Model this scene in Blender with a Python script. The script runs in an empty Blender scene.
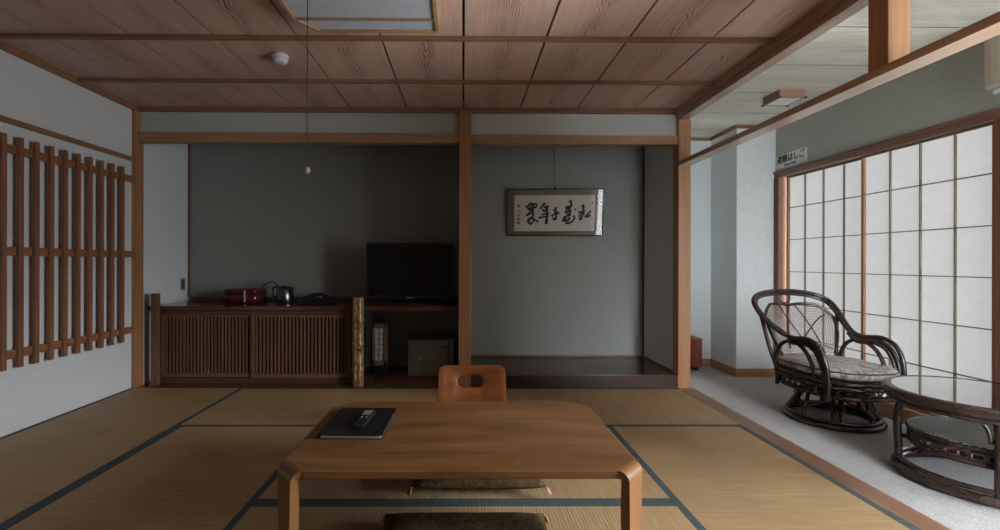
import bpy, bmesh, math, random
from mathutils import Vector, Matrix, Euler
random.seed(7)
S = bpy.context.scene
COL = S.collection
PI = math.pi
H = 1.05
S.view_settings.view_transform = 'Standard'
S.view_settings.look = 'None'
S.view_settings.gamma = 1
S.view_settings.exposure = 0.0
S.view_settings.use_curve_mapping = False

# ------------------------------------------------------------------ materials
class NT:
    def __init__(s, name):
        s.m = bpy.data.materials.new(name); s.m.use_nodes = True
        s.t = s.m.node_tree; s.n = s.t.nodes; s.n.clear()
        s.out = s.n.new('ShaderNodeOutputMaterial')
        s.b = s.n.new('ShaderNodeBsdfPrincipled')
        s.l(s.b.outputs[0], s.out.inputs[0])
    def l(s, a, b): s.t.links.new(a, b)
    def new(s, k, **kw):
        x = s.n.new(k)
        for a, v in kw.items(): setattr(x, a, v)
        return x
    def setin(s, node, **kw):
        for a, v in kw.items(): node.inputs[a].default_value = v
    def math(s, op, a, b=None, c=None):
        x = s.new('ShaderNodeMath', operation=op)
        for i, v in enumerate((a, b, c)):
            if v is None: continue
            if isinstance(v, (int, float)): x.inputs[i].default_value = v
            else: s.l(v, x.inputs[i])
        return x.outputs[0]
    def coords(s, scale=(1, 1, 1), rnd=True, world=False, rot=(0, 0, 0)):
        if world:
            src = s.new('ShaderNodeNewGeometry').outputs['Position']
        else:
            src = s.new('ShaderNodeTexCoord').outputs['Object']
        if rnd and not world:
            oi = s.new('ShaderNodeObjectInfo')
            v = s.math('MULTIPLY', oi.outputs['Random'], 17.0)
            ad = s.new('ShaderNodeVectorMath', operation='ADD')
            s.l(src, ad.inputs[0]); s.l(v, ad.inputs[1]); src = ad.outputs[0]
        mp = s.new('ShaderNodeMapping')
        mp.inputs['Scale'].default_value = scale
        mp.inputs['Rotation'].default_value = rot
        s.l(src, mp.inputs['Vector'])
        return mp.outputs[0]
    def noise(s, vec, scale=5, detail=4, rough=.55, dist=0):
        x = s.new('ShaderNodeTexNoise'); s.l(vec, x.inputs['Vector'])
        s.setin(x, Scale=scale, Detail=detail, Roughness=rough, Distortion=dist)
        return x.outputs['Fac']
    def ramp(s, fac, stops):
        r = s.new('ShaderNodeValToRGB'); s.l(fac, r.inputs[0])
        e = r.color_ramp.elements
        while len(e) < len(stops): e.new(.5)
        for i, (p, c) in enumerate(stops):
            e[i].position = p; e[i].color = (*c, 1) if len(c) == 3 else c
        return r.outputs[0]
    def mix(s, fac, a, b, mode='MIX'):
        x = s.new('ShaderNodeMix', data_type='RGBA', blend_type=mode)
        for sock, v in ((x.inputs[0], fac), (x.inputs[6], a), (x.inputs[7], b)):
            if isinstance(v, (int, float)): sock.default_value = v
            elif isinstance(v, tuple): sock.default_value = (*v, 1)
            else: s.l(v, sock)
        return x.outputs[2]
    def bump(s, h, strength=.2, dist=.002):
        x = s.new('ShaderNodeBump'); s.setin(x, Strength=strength, Distance=dist)
        s.l(h, x.inputs['Height']); s.l(x.outputs[0], s.b.inputs['Normal'])
    def col(s, c):
        if isinstance(c, tuple): s.b.inputs['Base Color'].default_value = (*c, 1)
        else: s.l(c, s.b.inputs['Base Color'])
    def rough(s, r): s.b.inputs['Roughness'].default_value = r

def plain(name, c, rough=.5, metal=0, var=.12, spec=.5, scale=12):
    m = NT(name)
    f = m.noise(m.coords(), scale, 3)
    d = tuple(x * (1 - var) for x in c); u = tuple(min(1, x * (1 + var)) for x in c)
    m.col(m.ramp(f, [(.3, d), (.7, u)])); m.rough(rough)
    m.b.inputs['Metallic'].default_value = metal
    m.b.inputs['Specular IOR Level'].default_value = spec
    return m.m

def wood(name, c1, c2, axis=0, rough=.45, across=22, along=1.3, fine=90, spec=.5, world=False, bump=.12):
    m = NT(name)
    sc = [across] * 3; sc[axis] = along
    f = m.noise(m.coords(tuple(sc), world=world), 1.0, 5, .6, .6)
    sc2 = [fine] * 3; sc2[axis] = 3
    g = m.noise(m.coords(tuple(sc2), world=world), 1.0, 3, .6)
    base = m.ramp(f, [(.28, c1), (.5, tuple((a + b) / 2 for a, b in zip(c1, c2))), (.72, c2)])
    gg = m.ramp(g, [(.3, (.72, .72, .72)), (.7, (1.12, 1.12, 1.12))])
    m.col(m.mix(.7, base, gg, 'MULTIPLY')); m.rough(rough)
    m.b.inputs['Specular IOR Level'].default_value = spec
    m.bump(g, bump, .0008)
    return m.m

def wallpaper(name, c, rough=.9):
    m = NT(name)
    a = m.noise(m.coords((260, 260, 60), world=True), 1, 2)
    b = m.noise(m.coords((60, 60, 320), world=True), 1, 2)
    f = m.math('MULTIPLY', m.math('ADD', a, b), .5)
    m.col(m.ramp(f, [(.35, tuple(x * .84 for x in c)), (.65, tuple(x * 1.12 for x in c))]))
    m.rough(rough); m.b.inputs['Specular IOR Level'].default_value = .2
    m.bump(f, .25, .001)
    return m.m

M = {}
M['paper_wall'] = wallpaper('wallpaper_grey', (.66, .69, .70))
M['paper_green'] = wallpaper('wallpaper_green_grey', (.45, .49, .45))
M['paper_hiro'] = wallpaper('wallpaper_pale', (.76, .82, .83))
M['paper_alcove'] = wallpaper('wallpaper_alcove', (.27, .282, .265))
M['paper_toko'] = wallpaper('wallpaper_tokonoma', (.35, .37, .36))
M['post'] = wood('post_wood', (.30, .135, .062), (.44, .22, .105), 2, .42)
M['post_x'] = wood('beam_wood_x', (.30, .17, .085), (.42, .25, .13), 0, .5)
M['beam_y'] = wood('beam_wood_y', (.34, .21, .12), (.52, .35, .22), 1, .28)
for k_ in ('beam_y',):
    b_ = M[k_].node_tree.nodes['Principled BSDF']; b_.inputs['Coat Weight'].default_value = .8; b_.inputs['Coat Roughness'].default_value = .18
M['batten'] = wood('batten_wood', (.22, .11, .055), (.30, .16, .08), 0, .55)
M['batten_y'] = wood('batten_wood_y', (.24, .11, .05), (.34, .17, .08), 1, .5)
M['lattice'] = wood('lattice_wood', (.20, .080, .036), (.33, .15, .072), 2, .45)
M['lattice_y'] = wood('lattice_wood_y', (.22, .09, .04), (.38, .17, .08), 1, .4)
M['frame_y'] = wood('window_frame_wood', (.17, .085, .058), (.27, .15, .105), 1, .35)
M['frame_z'] = wood('window_jamb_wood', (.12, .058, .038), (.19, .10, .065), 2, .6, spec=.2)
M['shoji_z'] = wood('shoji_wood', (.17, .14, .10), (.25, .21, .15), 2, .5)
M['shoji_y'] = wood('shoji_dark_wood', (.06, .045, .03), (.10, .07, .05), 1, .5)
M['base_x'] = wood('baseboard_wood_x', (.34, .17, .08), (.46, .25, .13), 0, .45)
M['base_y'] = wood('baseboard_wood_y', (.34, .16, .075), (.46, .24, .12), 1, .45)
M['sill'] = wood('threshold_wood', (.17, .085, .050), (.30, .17, .105), 1, .4)
M['dark_floor'] = wood('alcove_floor_wood', (.055, .024, .014), (.105, .046, .027), 0, .22, spec=.6)
M['red_floor'] = wood('alcove_board_wood', (.085, .030, .014), (.15, .055, .026), 0, .25, spec=.6)
M['counter'] = wood('lacquered_counter_wood', (.060, .020, .013), (.11, .036, .02), 0, .15, spec=.7)
M['cab'] = wood('cabinet_wood', (.11, .050, .027), (.19, .092, .050), 2, .5)
M['cab_x'] = wood('cabinet_rail_wood', (.055, .023, .014), (.095, .042, .025), 0, .5)
M['toko_sill'] = wood('dark_sill_wood', (.030, .013, .009), (.06, .026, .016), 0, .3)
M['cab_back'] = plain('cabinet_backing', (.010, .006, .005), .8)
M['table'] = wood('table_wood', (.130, .056, .018), (.265, .130, .048), 0, .33, across=11, along=2.2, fine=70, spec=.5)
M['table_z'] = wood('table_leg_wood', (.19, .085, .028), (.28, .135, .050), 2, .33, across=16, spec=.5)
M['table_edge'] = wood('table_edge_wood', (.17, .07, .024), (.25, .11, .04), 0, .35, across=25)
M['zaisu'] = wood('plywood_chair_wood', (.125, .036, .010), (.185, .060, .019), 0, .38, spec=.3, across=12)
M['rattan'] = wood('rattan_dark', (.017, .010, .008), (.046, .027, .022), 2, .25, across=12, along=6, spec=.6)
M['rattan_lite'] = plain('rattan_cane_grey', (.30, .27, .245), .35, 0, .35, scale=60)
M['black'] = plain('black_plastic', (.012, .012, .013), .3)
M['screen'] = plain('black_glass_screen', (.004, .004, .005), .08, 0, .0)
M['steel'] = plain('brushed_steel', (.16, .16, .165), .28, 1)
M['silver'] = plain('silver_trim', (.6, .6, .6), .3, .6)
M['red_lacquer'] = plain('red_lacquer', (.075, .009, .010), .2, 0, .15)
M['safe'] = plain('safe_grey_paint', (.20, .19, .18), .5)
M['safe_dark'] = plain('safe_dark_paint', (.05, .048, .046), .5)
M['white_pl'] = plain('white_plastic', (.62, .65, .67), .4, 0, .04)
M['beige_pl'] = plain('beige_plastic', (.42, .37, .29), .45, 0, .05)
M['outlet'] = plain('outlet_plastic', (.22, .20, .17), .5)
M['cloth'] = plain('tatami_border_cloth', (.062, .085, .092), .85, 0, .35, .2, 150)
M['cushion'] = plain('olive_cushion_cloth', (.075, .046, .019), .9, 0, .5, .15, 45)
M['tassel'] = plain('tassel_thread', (.42, .20, .12), .8)
M['pages'] = plain('page_edges', (.35, .33, .31), .7)
M['redbox'] = wood('red_brown_box_wood', (.17, .035, .025), (.27, .06, .042), 2, .3)
M['sign'] = plain('sign_white', (.9, .91, .91), .5, 0, .03)
M['ink'] = plain('black_ink', (.012, .014, .016), .7)
M['seal'] = plain('red_seal_ink', (.36, .14, .12), .8, 0, .3, .2, 200)
M['scroll'] = plain('calligraphy_paper', (.84, .81, .75), .9, 0, .04)
M['mat'] = plain('brown_mount_silk', (.28, .24, .18), .85, 0, .1, .2, 90)
M['frame_black'] = plain('black_lacquer_frame', (.015, .010, .009), .3)
M['lamp_paper'] = plain('lamp_white_panel', (.47, .50, .54), .6, 0, .06, .3, 30)
M['white_panel'] = plain('white_acrylic_panel', (.9, .93, .96), .5, 0, .02)
M['lantern_paper'] = plain('lantern_paper', (.42, .44, .47), .8, 0, .05)
M['lantern_wood'] = wood('lantern_wood', (.14, .07, .03), (.22, .12, .055), 2, .5)
M['lampwood'] = wood('lamp_frame_wood', (.33, .19, .10), (.46, .28, .16), 0, .5)
M['lampwood_b'] = wood('lamp_box_wood', (.28, .17, .11), (.40, .26, .17), 0, .5)
M['underwood'] = wood('subfloor_wood', (.20, .15, .10), (.3, .22, .14), 0, .6)

def m_ceiling():
    m = NT('cedar_ceiling_boards'); P = .4748
    pos = m.new('ShaderNodeNewGeometry').outputs['Position']
    sp = m.new('ShaderNodeSeparateXYZ'); m.l(pos, sp.inputs[0])
    t = m.math('DIVIDE', sp.outputs[0], P)
    fl = m.math('FLOOR', t)
    u = m.math('SUBTRACT', m.math('FRACT', t), .5)
    u = m.math('MULTIPLY', u, P)
    wob = m.noise(m.coords((3, 3.2, 3), world=True), 1, 2)
    u2 = m.math('ADD', u, m.math('MULTIPLY', m.math('SUBTRACT', wob, .5), .10))
    au = m.math('ABSOLUTE', u2)
    n = m.noise(m.coords((9, 2.6, 3), world=True), 1, 1.5, .5)
    v = m.math('ADD', m.math('MULTIPLY', sp.outputs[1], .9), m.math('MULTIPLY', fl, 3.7))
    v = m.math('ADD', v, m.math('MULTIPLY', au, 8.0))
    v = m.math('ADD', v, m.math('MULTIPLY', n, .75))
    w = m.math('MULTIPLY', v, 46.0)
    sn = m.math('SINE', w)
    band = m.ramp(sn, [(.1, (0, 0, 0)), (.85, (1, 1, 1))])
    mask = m.ramp(au, [(.03, (1, 1, 1)), (.075, (0, 0, 0))])
    n2 = m.noise(m.coords((9, 4, 5), world=True), 1, 2)
    mask2 = m.ramp(n2, [(.36, (.15, .15, .15)), (.55, (1, 1, 1))])
    fac = m.mix(1, m.mix(1, band, mask, 'MULTIPLY'), mask2, 'MULTIPLY')
    st = m.noise(m.coords((150, 2.5, 5), world=True), 1, 3)
    base = m.ramp(st, [(.3, (.46, .305, .225)), (.7, (.63, .44, .345))])
    patch = m.noise(m.coords((2.5, 1.3, 1), world=True), 1, 2)
    base = m.mix(.5, base, m.ramp(patch, [(.35, (.8, .78, .78)), (.65, (1.15, 1.12, 1.1))]), 'MULTIPLY')
    m.col(m.mix(m.math('MULTIPLY', fac, .85), base, (.17, .05, .028)))
    m.rough(.40); m.b.inputs['Specular IOR Level'].default_value = .5
    return m.m
M['ceil'] = m_ceiling()
def m_hceil():
    m = NT('pale_ceiling_boards')
    a = m.noise(m.coords((2.5, 40, 1), world=True), 1, 4, .6, .4)
    b = m.noise(m.coords((3, 9, 1), world=True), 1, 4, .6, 1.0)
    c = m.ramp(a, [(.3, (.62, .60, .51)), (.7, (.80, .78, .69))])
    d = m.ramp(b, [(.3, (.85, .87, .85)), (.7, (1.08, 1.08, 1.08))])
    m.col(m.mix(.8, c, d, 'MULTIPLY')); m.rough(.5)
    return m.m
M['hceil'] = m_hceil()
def m_tatami(axis, name, world=False):
    m = NT(name)
    src = m.coords((1, 1, 1), rnd=False, world=world)
    sp = m.new('ShaderNodeSeparateXYZ'); m.l(src, sp.inputs[0])
    lo = sp.outputs[axis]; cr = sp.outputs[1 - axis]
    s1 = m.math('SINE', m.math('MULTIPLY', lo, 2 * PI / .0145))
    s2 = m.math('SINE', m.math('MULTIPLY', cr, 2 * PI / .006))
    sc = [260, 260, 1]; sc[1 - axis] = 5
    n = m.noise(m.coords(tuple(sc), world=world), 1, 3)
    p = m.noise(m.coords((3, 3, 1), world=world), 1, 3)
    base = m.ramp(n, [(.3, (.31, .200, .098)), (.7, (.47, .325, .175))])
    base = m.mix(.6, base, m.ramp(p, [(.3, (.86, .84, .82)), (.7, (1.1, 1.1, 1.08))]), 'MULTIPLY')
    rib = m.math('ADD', m.math('MULTIPLY', s1, .5), .5)
    base = m.mix(.55, base, m.ramp(rib, [(0, (.68, .66, .62)), (.5, (1.08, 1.08, 1.08))]), 'MULTIPLY')
    m.col(base); m.rough(.55); m.b.inputs['Specular IOR Level'].default_value = .35
    m.bump(m.math('ADD', rib, m.math('MULTIPLY', s2, .15)), .35, .0012)
    return m.m
M['tatami0'] = m_tatami(0, 'tatami_rush_long_x')
M['tatami1'] = m_tatami(1, 'tatami_rush_long_y')
def m_carpet():
    m = NT('grey_carpet')
    a = m.noise(m.coords((1, 1, 1), world=True), 190, 2)
    b = m.noise(m.coords((1, 1, 1), world=True), 22, 3)
    c = m.ramp(a, [(.35, (.14, .135, .13)), (.65, (.44, .43, .42))])
    m.col(m.mix(.6, c, m.ramp(b, [(.35, (.82, .82, .82)), (.65, (1.1, 1.1, 1.1))]), 'MULTIPLY'))
    m.rough(.95); m.b.inputs['Specular IOR Level'].default_value = .1
    m.b.inputs['Sheen Weight'].default_value = .4
    m.bump(a, .6, .003)
    return m.m
M['carpet'] = m_carpet()
def m_bamboo():
    m = NT('mottled_bamboo')
    a = m.noise(m.coords((30, 30, 16)), 1, 4, .7, 1.5)
    b = m.noise(m.coords((6, 6, 3)), 1, 2)
    c = m.ramp(a, [(.40, (.045, .022, .010)), (.50, (.26, .145, .06)), (.7, (.42, .26, .12))])
    m.col(m.mix(.6, c, m.ramp(b, [(.3, (.7, .7, .65)), (.7, (1.15, 1.1, 1.1))]), 'MULTIPLY')); m.rough(.35)
    return m.m
M['bamboo'] = m_bamboo()
def m_floral():
    m = NT('faded_floral_cloth')
    a = m.noise(m.coords((1, 1, 1)), 17, 4, .6, 1.2)
    b = m.noise(m.coords((1, 1, 1)), 38, 3, .6, 1)
    c = m.ramp(a, [(.36, (.14, .14, .16)), (.45, (.34, .31, .30)), (.55, (.52, .48, .45)), (.66, (.36, .25, .21))])
    m.col(m.mix(.55, c, m.ramp(b, [(.4, (.6, .6, .6)), (.6, (1.15, 1.15, 1.15))]), 'MULTIPLY')); m.rough(.75)
    return m.m
M['floral'] = m_floral()
def m_wicker():
    m = NT('woven_wicker')
    sp = m.new('ShaderNodeSeparateXYZ'); m.l(m.coords((1, 1, 1), rnd=False), sp.inputs[0])
    a = m.math('SINE', m.math('MULTIPLY', m.math('ADD', sp.outputs[0], sp.outputs[1]), 2 * PI / .040))
    b = m.math('SINE', m.math('MULTIPLY', m.math('SUBTRACT', sp.outputs[0], sp.outputs[1]), 2 * PI / .040))
    f = m.math('MULTIPLY', m.math('ADD', m.math('MULTIPLY', a, b), 1), .5)
    m.col(m.ramp(f, [(.35, (.012, .010, .010)), (.65, (.36, .34, .32))])); m.rough(.4)
    m.bump(f, .8, .004)
    return m.m
M['wicker'] = m_wicker()
def m_shoji():
    m = NT('backlit_shoji_paper')
    n = m.noise(m.coords((30, 30, 30)), 1, 4)
    m.col((.42, .43, .44)); m.rough(.9)
    e = m.ramp(n, [(.3, (.90, .91, .925)), (.7, (1.0, 1.0, 1.0))])
    m.l(e, m.b.inputs['Emission Color']); m.b.inputs['Emission Strength'].default_value = SHOJI
    return m.m
SHOJI = .48
M['shoji'] = m_shoji()
def m_glass(name, tint=(1, 1, 1), ior=1.5, boost=1.0):
    m = NT(name)
    tr = m.new('ShaderNodeBsdfTransparent'); tr.inputs[0].default_value = (*tint, 1)
    gl = m.new('ShaderNodeBsdfGlossy'); gl.inputs['Roughness'].default_value = .02
    fr = m.new('ShaderNodeFresnel'); fr.inputs['IOR'].default_value = ior
    mx = m.new('ShaderNodeMixShader')
    gl.inputs[0].default_value = (1, 1, 1, 1)
    m.l(m.math('MINIMUM', m.math('MULTIPLY', fr.outputs[0], boost), 1.0), mx.inputs[0]); m.l(tr.outputs[0], mx.inputs[1]); m.l(gl.outputs[0], mx.inputs[2])
    m.l(mx.outputs[0], m.out.inputs[0])
    return m.m
M['glass'] = m_glass('clear_glass')
M['glass_picture'] = m_glass('picture_glass', (1, 1, 1), 1.36)
M['glass_table'] = m_glass('table_glass', (.80, .86, .84), 1.6, 2.1)

# ------------------------------------------------------------------ geometry
class MB:
    def __init__(s): s.b = bmesh.new()
    def box(s, x0, x1, y0, y1, z0, z1, rot=None):
        vs = [s.b.verts.new((x, y, z)) for x in (x0, x1) for y in (y0, y1) for z in (z0, z1)]
        for f in ((0, 1, 3, 2), (4, 6, 7, 5), (0, 4, 5, 1), (2, 3, 7, 6), (0, 2, 6, 4), (1, 5, 7, 3)):
            s.b.faces.new([vs[i] for i in f])
        if rot is not None:
            for v in vs: v.co = rot @ v.co
        return s
    def bar(s, p, q, w, d=None, up=Vector((0, 0, 1))):
        p = Vector(p); q = Vector(q); d = d or w
        t = (q - p).normalized()
        a = t.cross(up)
        if a.length < 1e-4: a = t.cross(Vector((0, 1, 0)))
        a.normalize(); c = a.cross(t).normalized()
        vs = []
        for e in (p, q):
            for i, j in ((-1, -1), (1, -1), (1, 1), (-1, 1)):
                vs.append(s.b.verts.new(e + a * i * w / 2 + c * j * d / 2))
        for f in ((0, 1, 2, 3), (7, 6, 5, 4), (0, 4, 5, 1), (1, 5, 6, 2), (2, 6, 7, 3), (3, 7, 4, 0)):
            s.b.faces.new([vs[i] for i in f])
        return s
    def tube(s, pts, r, n=10, closed=False, smooth=4, rr=None):
        P = [Vector(p) for p in pts]
        R = rr if rr else [r] * len(P)
        if smooth > 1:
            Q = []; QR = []; L = len(P); rng = L if closed else L - 1
            for i in range(rng):
                if closed: a, b, c, d = P[(i - 1) % L], P[i], P[(i + 1) % L], P[(i + 2) % L]
                else: a, b, c, d = P[max(i - 1, 0)], P[i], P[i + 1], P[min(i + 2, L - 1)]
                for k in range(smooth):
                    t = k / smooth
                    Q.append(.5 * ((2 * b) + (c - a) * t + (2 * a - 5 * b + 4 * c - d) * t * t + (3 * b - a - 3 * c + d) * t ** 3))
                    QR.append(R[i] * (1 - t) + R[(i + 1) % L] * t)
            if not closed: Q.append(P[-1]); QR.append(R[-1])
            P, R = Q, QR
        L = len(P); rings = []
        nrm = None
        for i in range(L):
            if closed: t = P[(i + 1) % L] - P[i - 1]
            else: t = P[min(i + 1, L - 1)] - P[max(i - 1, 0)]
            t.normalize()
            if nrm is None:
                nrm = t.cross(Vector((0, 0, 1)))
                if nrm.length < 1e-3: nrm = t.cross(Vector((1, 0, 0)))
                nrm.normalize()
            else:
                nrm = (nrm - t * nrm.dot(t)).normalized()
            bi = t.cross(nrm)
            rings.append([s.b.verts.new(P[i] + (nrm * math.cos(2 * PI * k / n) + bi * math.sin(2 * PI * k / n)) * R[i]) for k in range(n)])
        for i in range(L if closed else L - 1):
            A, B = rings[i], rings[(i + 1) % L]
            for k in range(n):
                f = s.b.faces.new((A[k], A[(k + 1) % n], B[(k + 1) % n], B[k])); f.smooth = True
        if not closed:
            s.b.faces.new(rings[0][::-1]); s.b.faces.new(rings[-1])
        return s
    def ring(s, c, rx, ry, r, n=10, m=48, z=None):
        pts = [(c[0] + rx * math.cos(2 * PI * k / m), c[1] + ry * math.sin(2 * PI * k / m), c[2]) for k in range(m)]
        return s.tube(pts, r, n, True, 1)
    def lathe(s, prof, n=32, c=(0, 0), shape=None):
        rings = []
        for r, z in prof:
            ring = []
            for k in range(n):
                a = 2 * PI * k / n
                q = r * (shape(a) if shape else 1)
                ring.append(s.b.verts.new((c[0] + q * math.cos(a), c[1] + q * math.sin(a), z)))
            rings.append(ring)
        for A, B in zip(rings, rings[1:]):
            for k in range(n):
                f = s.b.faces.new((A[k], A[(k + 1) % n], B[(k + 1) % n], B[k])); f.smooth = True
        s.b.faces.new(rings[0][::-1]); s.b.faces.new(rings[-1])
        return s
    def prism(s, poly, z0, z1, f=None):
        f = f or (lambda u, v, w: (u, v, w))
        A = [s.b.verts.new(f(u, v, z0)) for u, v in poly]; B = [s.b.verts.new(f(u, v, z1)) for u, v in poly]
        s.b.faces.new(A[::-1]); s.b.faces.new(B); n = len(poly)
        for k in range(n): s.b.faces.new((A[k], A[(k + 1) % n], B[(k + 1) % n], B[k]))
        return s
    def build(s, name, mat, parent=None, bevel=0, loc=None, seg=2, smooth=False):
        bmesh.ops.recalc_face_normals(s.b, faces=s.b.faces)
        me = bpy.data.meshes.new(name); s.b.to_mesh(me); s.b.free()
        me.materials.append(M[mat] if isinstance(mat, str) else mat)
        if smooth: me.polygons.foreach_set('use_smooth', [True] * len(me.polygons))
        o = bpy.data.objects.new(name, me); COL.objects.link(o)
        if parent: o.parent = parent
        if loc: o.location = loc
        if bevel:
            b = o.modifiers.new('bevel', 'BEVEL'); b.width = bevel; b.segments = seg; b.limit_method = 'ANGLE'; b.angle_limit = math.radians(40)
        return o

def thing(name, label, cat, loc=(0, 0, 0), rz=0, group=None):
    o = bpy.data.objects.new(name, None); COL.objects.link(o); o.empty_display_size = .1
    o.location = loc; o.rotation_euler = (0, 0, rz)
    return tag(o, label, cat, group)
def tag(o, label, cat, group=None):
    o['label'] = label; o['category'] = cat
    if group: o['group'] = group
    return o
def struct(name, mb, mat, bevel=0, label=None):
    o = mb.build(name, mat, None, bevel); o['kind'] = 'structure'
    if label: o['label'] = label
    return o
def dup(root, loc, label, rz=None):
    r = root.copy(); COL.objects.link(r); r.location = loc; r['label'] = label
    if rz is not None: r.rotation_euler = (0, 0, rz)
    for ch in root.children:
        c = ch.copy(); COL.objects.link(c); c.parent = r
        for g in ch.children:
            d = g.copy(); COL.objects.link(d); d.parent = c
    return r
def B(*a): return MB().box(*a)

# ------------------------------------------------------------------ room shell
XL, XR, XW = -2.75, 1.80, 2.877          # left wall, tatami edge, window wall
YB, YF, YR = 4.62, 3.875, -1.7           # alcove back wall, alcove front, rear wall
ZC = 2.335                               # tatami room ceiling boards
YE = -1.0                                 # unseen veranda end wall, placed for the light of its added window
struct('floor', B(XL - .1, XR + .0, YR - .1, 4.8, -.12, -.035), 'underwood')
struct('floor_carpet', B(1.90, XW + .12, YE - .1, 4.8, -.12, 0), 'carpet')
struct('wall_left', B(XL - .1, XL, YR, 4.75, -.12, 2.5), 'paper_wall')
struct('wall_rear', B(XL - .1, 1.9, YR - .1, YR, -.12, 2.5), 'paper_wall')
struct('wall_light_block', B(1.80, 1.90, YR, .95, 0, 2.42), 'paper_wall')  # unseen wall added to cut window light reaching the alcoves
struct('wall_veranda_end', MB().box(1.9, 1.96, YE - .1, YE, -.12, 2.5).box(1.96, 2.84, YE - .1, YE, -.12, .12).box(1.96, 2.84, YE - .1, YE, 2.2, 2.5).box(2.84, XW + .13, YE - .1, YE, -.12, 2.5), 'paper_wall')  # unseen end wall, set where its added window lights the veranda
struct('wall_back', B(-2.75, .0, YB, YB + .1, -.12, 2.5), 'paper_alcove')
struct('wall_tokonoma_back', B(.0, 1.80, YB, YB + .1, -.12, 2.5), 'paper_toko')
struct('wall_alcove_left', B(-2.80, -2.714, YF + .09, YB + .05, 0, 2.5), 'paper_wall')
struct('wall_alcove_center', B(-.022, .05, YF + .09, YB, 0, 2.5), 'paper_wall')
struct('wall_alcove_right', B(1.80, 1.90, YF + .10, 4.8, 0, 2.5), 'paper_wall')
struct('wall_lintel_left', B(-2.714, -.036, 3.915, 3.955, 2.115, 2.40), 'paper_green')
struct('wall_lintel_right', B(.067, 1.80, 3.915, 3.955, 2.115, 2.40), 'paper_wall')
struct('wall_veranda_back', B(1.88, XW + .1, 4.70, 4.8, 0, 2.5), 'paper_hiro')
struct('wall_veranda_pillar', B(2.516, XW + .1, 4.26, 4.75, 0, 2.5), 'paper_hiro')
# window wall
wr = MB()
wr.box(XW, XW + .13, YE, 4.26, 1.88, 2.5)
wr.box(XW, XW + .13, YE, -.4, 0, 1.88)
wr.box(XW, XW + .13, 1.70, 2.42, 0, 1.88)
wr.box(XW, XW + .13, YE, 4.26, -.12, .0)
struct('wall_right', wr, 'paper_green')
# ceilings
cb = MB()
edges = [XL - .05] + [k * .4748 for k in range(-5, 4)] + [XR]
for a, b in zip(edges, edges[1:]):
    cb.box(a + .0065, b - .0065, YR, 3.955, ZC, ZC + .02)
struct('ceiling', cb, 'ceil')
struct('ceiling_upper', B(XL - .1, XW + .2, YR - .1, 4.8, 2.42, 2.52), 'cab_back')
hb = MB()
ys = [YR] + [2.475 - .4815 * k for k in range(8, -1, -1)] + [2.957, 3.4385, 3.92, 4.40, 4.7]
for a, b in zip(ys, ys[1:]):
    if b > a: hb.box(1.86, XW + .02, a + .007, b - .007, 2.312, 2.316)
struct('ceiling_veranda', hb, 'hceil')
tn = [0]
def trim(mb, mat, bevel=.002, label=None):
    tn[0] += 1
    return struct('trim_%d' % tn[0], mb, mat, bevel, label)
# ceiling battens
for y in (3.295, 2.657, 2.019, 1.381, .743, .105, -.533):
    trim(B(XL + .04, XR - .0, y - .016, y + .016, 2.314, ZC), 'batten', .002, 'narrow brown ceiling batten')
trim(B(XL, XR, 3.875, 3.955, 2.300, ZC), 'batten', .002, 'ceiling moulding above the alcoves')
trim(B(XL, XL + .045, YR, 3.90, 2.305, ZC), 'batten_y', .002, 'ceiling moulding along the left wall')
# posts
trim(B(-2.75, -2.711, YF, YF + .092, -.035, 2.31), 'post', .003, 'square post at the left corner of the alcove')
trim(B(-.036, .067, YF, YF + .10, -.035, 2.31), 'post', .004, 'square post between the two alcoves')
trim(B(XR, 1.904, YF, YF + .105, -.035, 2.245), 'post', .004, 'square post at the right end of the tokonoma')
# edge beam, door head, strut, sill
trim(B(XR, XR + .078, YR, 3.98, 2.244, 2.42), 'beam_y', .003, 'ceiling beam over the edge of the tatami')
trim(B(XR - .022, XR, YR, 3.90, 2.285, ZC), 'beam_y', .002)
trim(B(XR, 1.90, .95, YF, 1.860, 1.897), 'beam_y', .002, 'thin door head beam between room and veranda')
trim(B(XR, 1.896, 1.958, 2.057, 1.897, 2.244), 'post', .003, 'short strut post between door head and ceiling beam')
trim(B(XR, 1.925, .95, YF, -.10, .002), 'sill', .002, 'worn wooden threshold between tatami and carpet')
# lintels
trim(B(-2.714, -.036, 3.885, 3.965, 2.045, 2.120), 'post_x', .003, 'lintel over the left alcove')
trim(B(.067, XR, 3.885, 3.965, 2.040, 2.112), 'post_x', .003, 'lintel over the tokonoma')
# thin corner trims in alcoves
trim(B(-2.714, -2.70, YB - .02, YB, .7, 2.4), 'cab')
trim(B(1.785, 1.80, YB - .015, YB, .107, 2.4), 'cab')
trim(B(-2.75, -2.727, YR, 3.875, 1.878, 1.912), 'batten_y', .002, 'picture rail along the left wall')
# alcove floors
struct('floor_alcove', B(-2.714, -.036, YF, YB, -.035, .003), 'red_floor')
struct('floor_tokonoma', MB().box(.067, 1.80, YF + .02, YB, .085, .107), 'dark_floor', .002)
trim(B(.067, 1.80, YF, YF + .055, -.035, .104), 'toko_sill', .003, 'dark lacquered front sill of the tokonoma')
trim(B(.05, 1.80, YB - .012, YB, .107, .125), 'cab')
trim(B(1.79, 1.80, YF + .1, YB, .107, .125), 'cab')
# veranda trims
struct('baseboard_back', B(1.90, 2.516, 4.688, 4.70, 0, .075), 'base_x')
struct('baseboard_pillar', MB().box(2.504, XW, 4.248, 4.26, 0, .075).box(2.504, 2.516, 4.26, 4.70, 0, .075), 'base_x')
trim(MB().box(2.49, XW, 4.235, 4.26, 2.285, 2.312).box(2.49, 2.516, 4.26, 4.70, 2.285, 2.312).box(1.90, 2.50, 4.675, 4.70, 2.285, 2.312), 'batten', .002)

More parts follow.
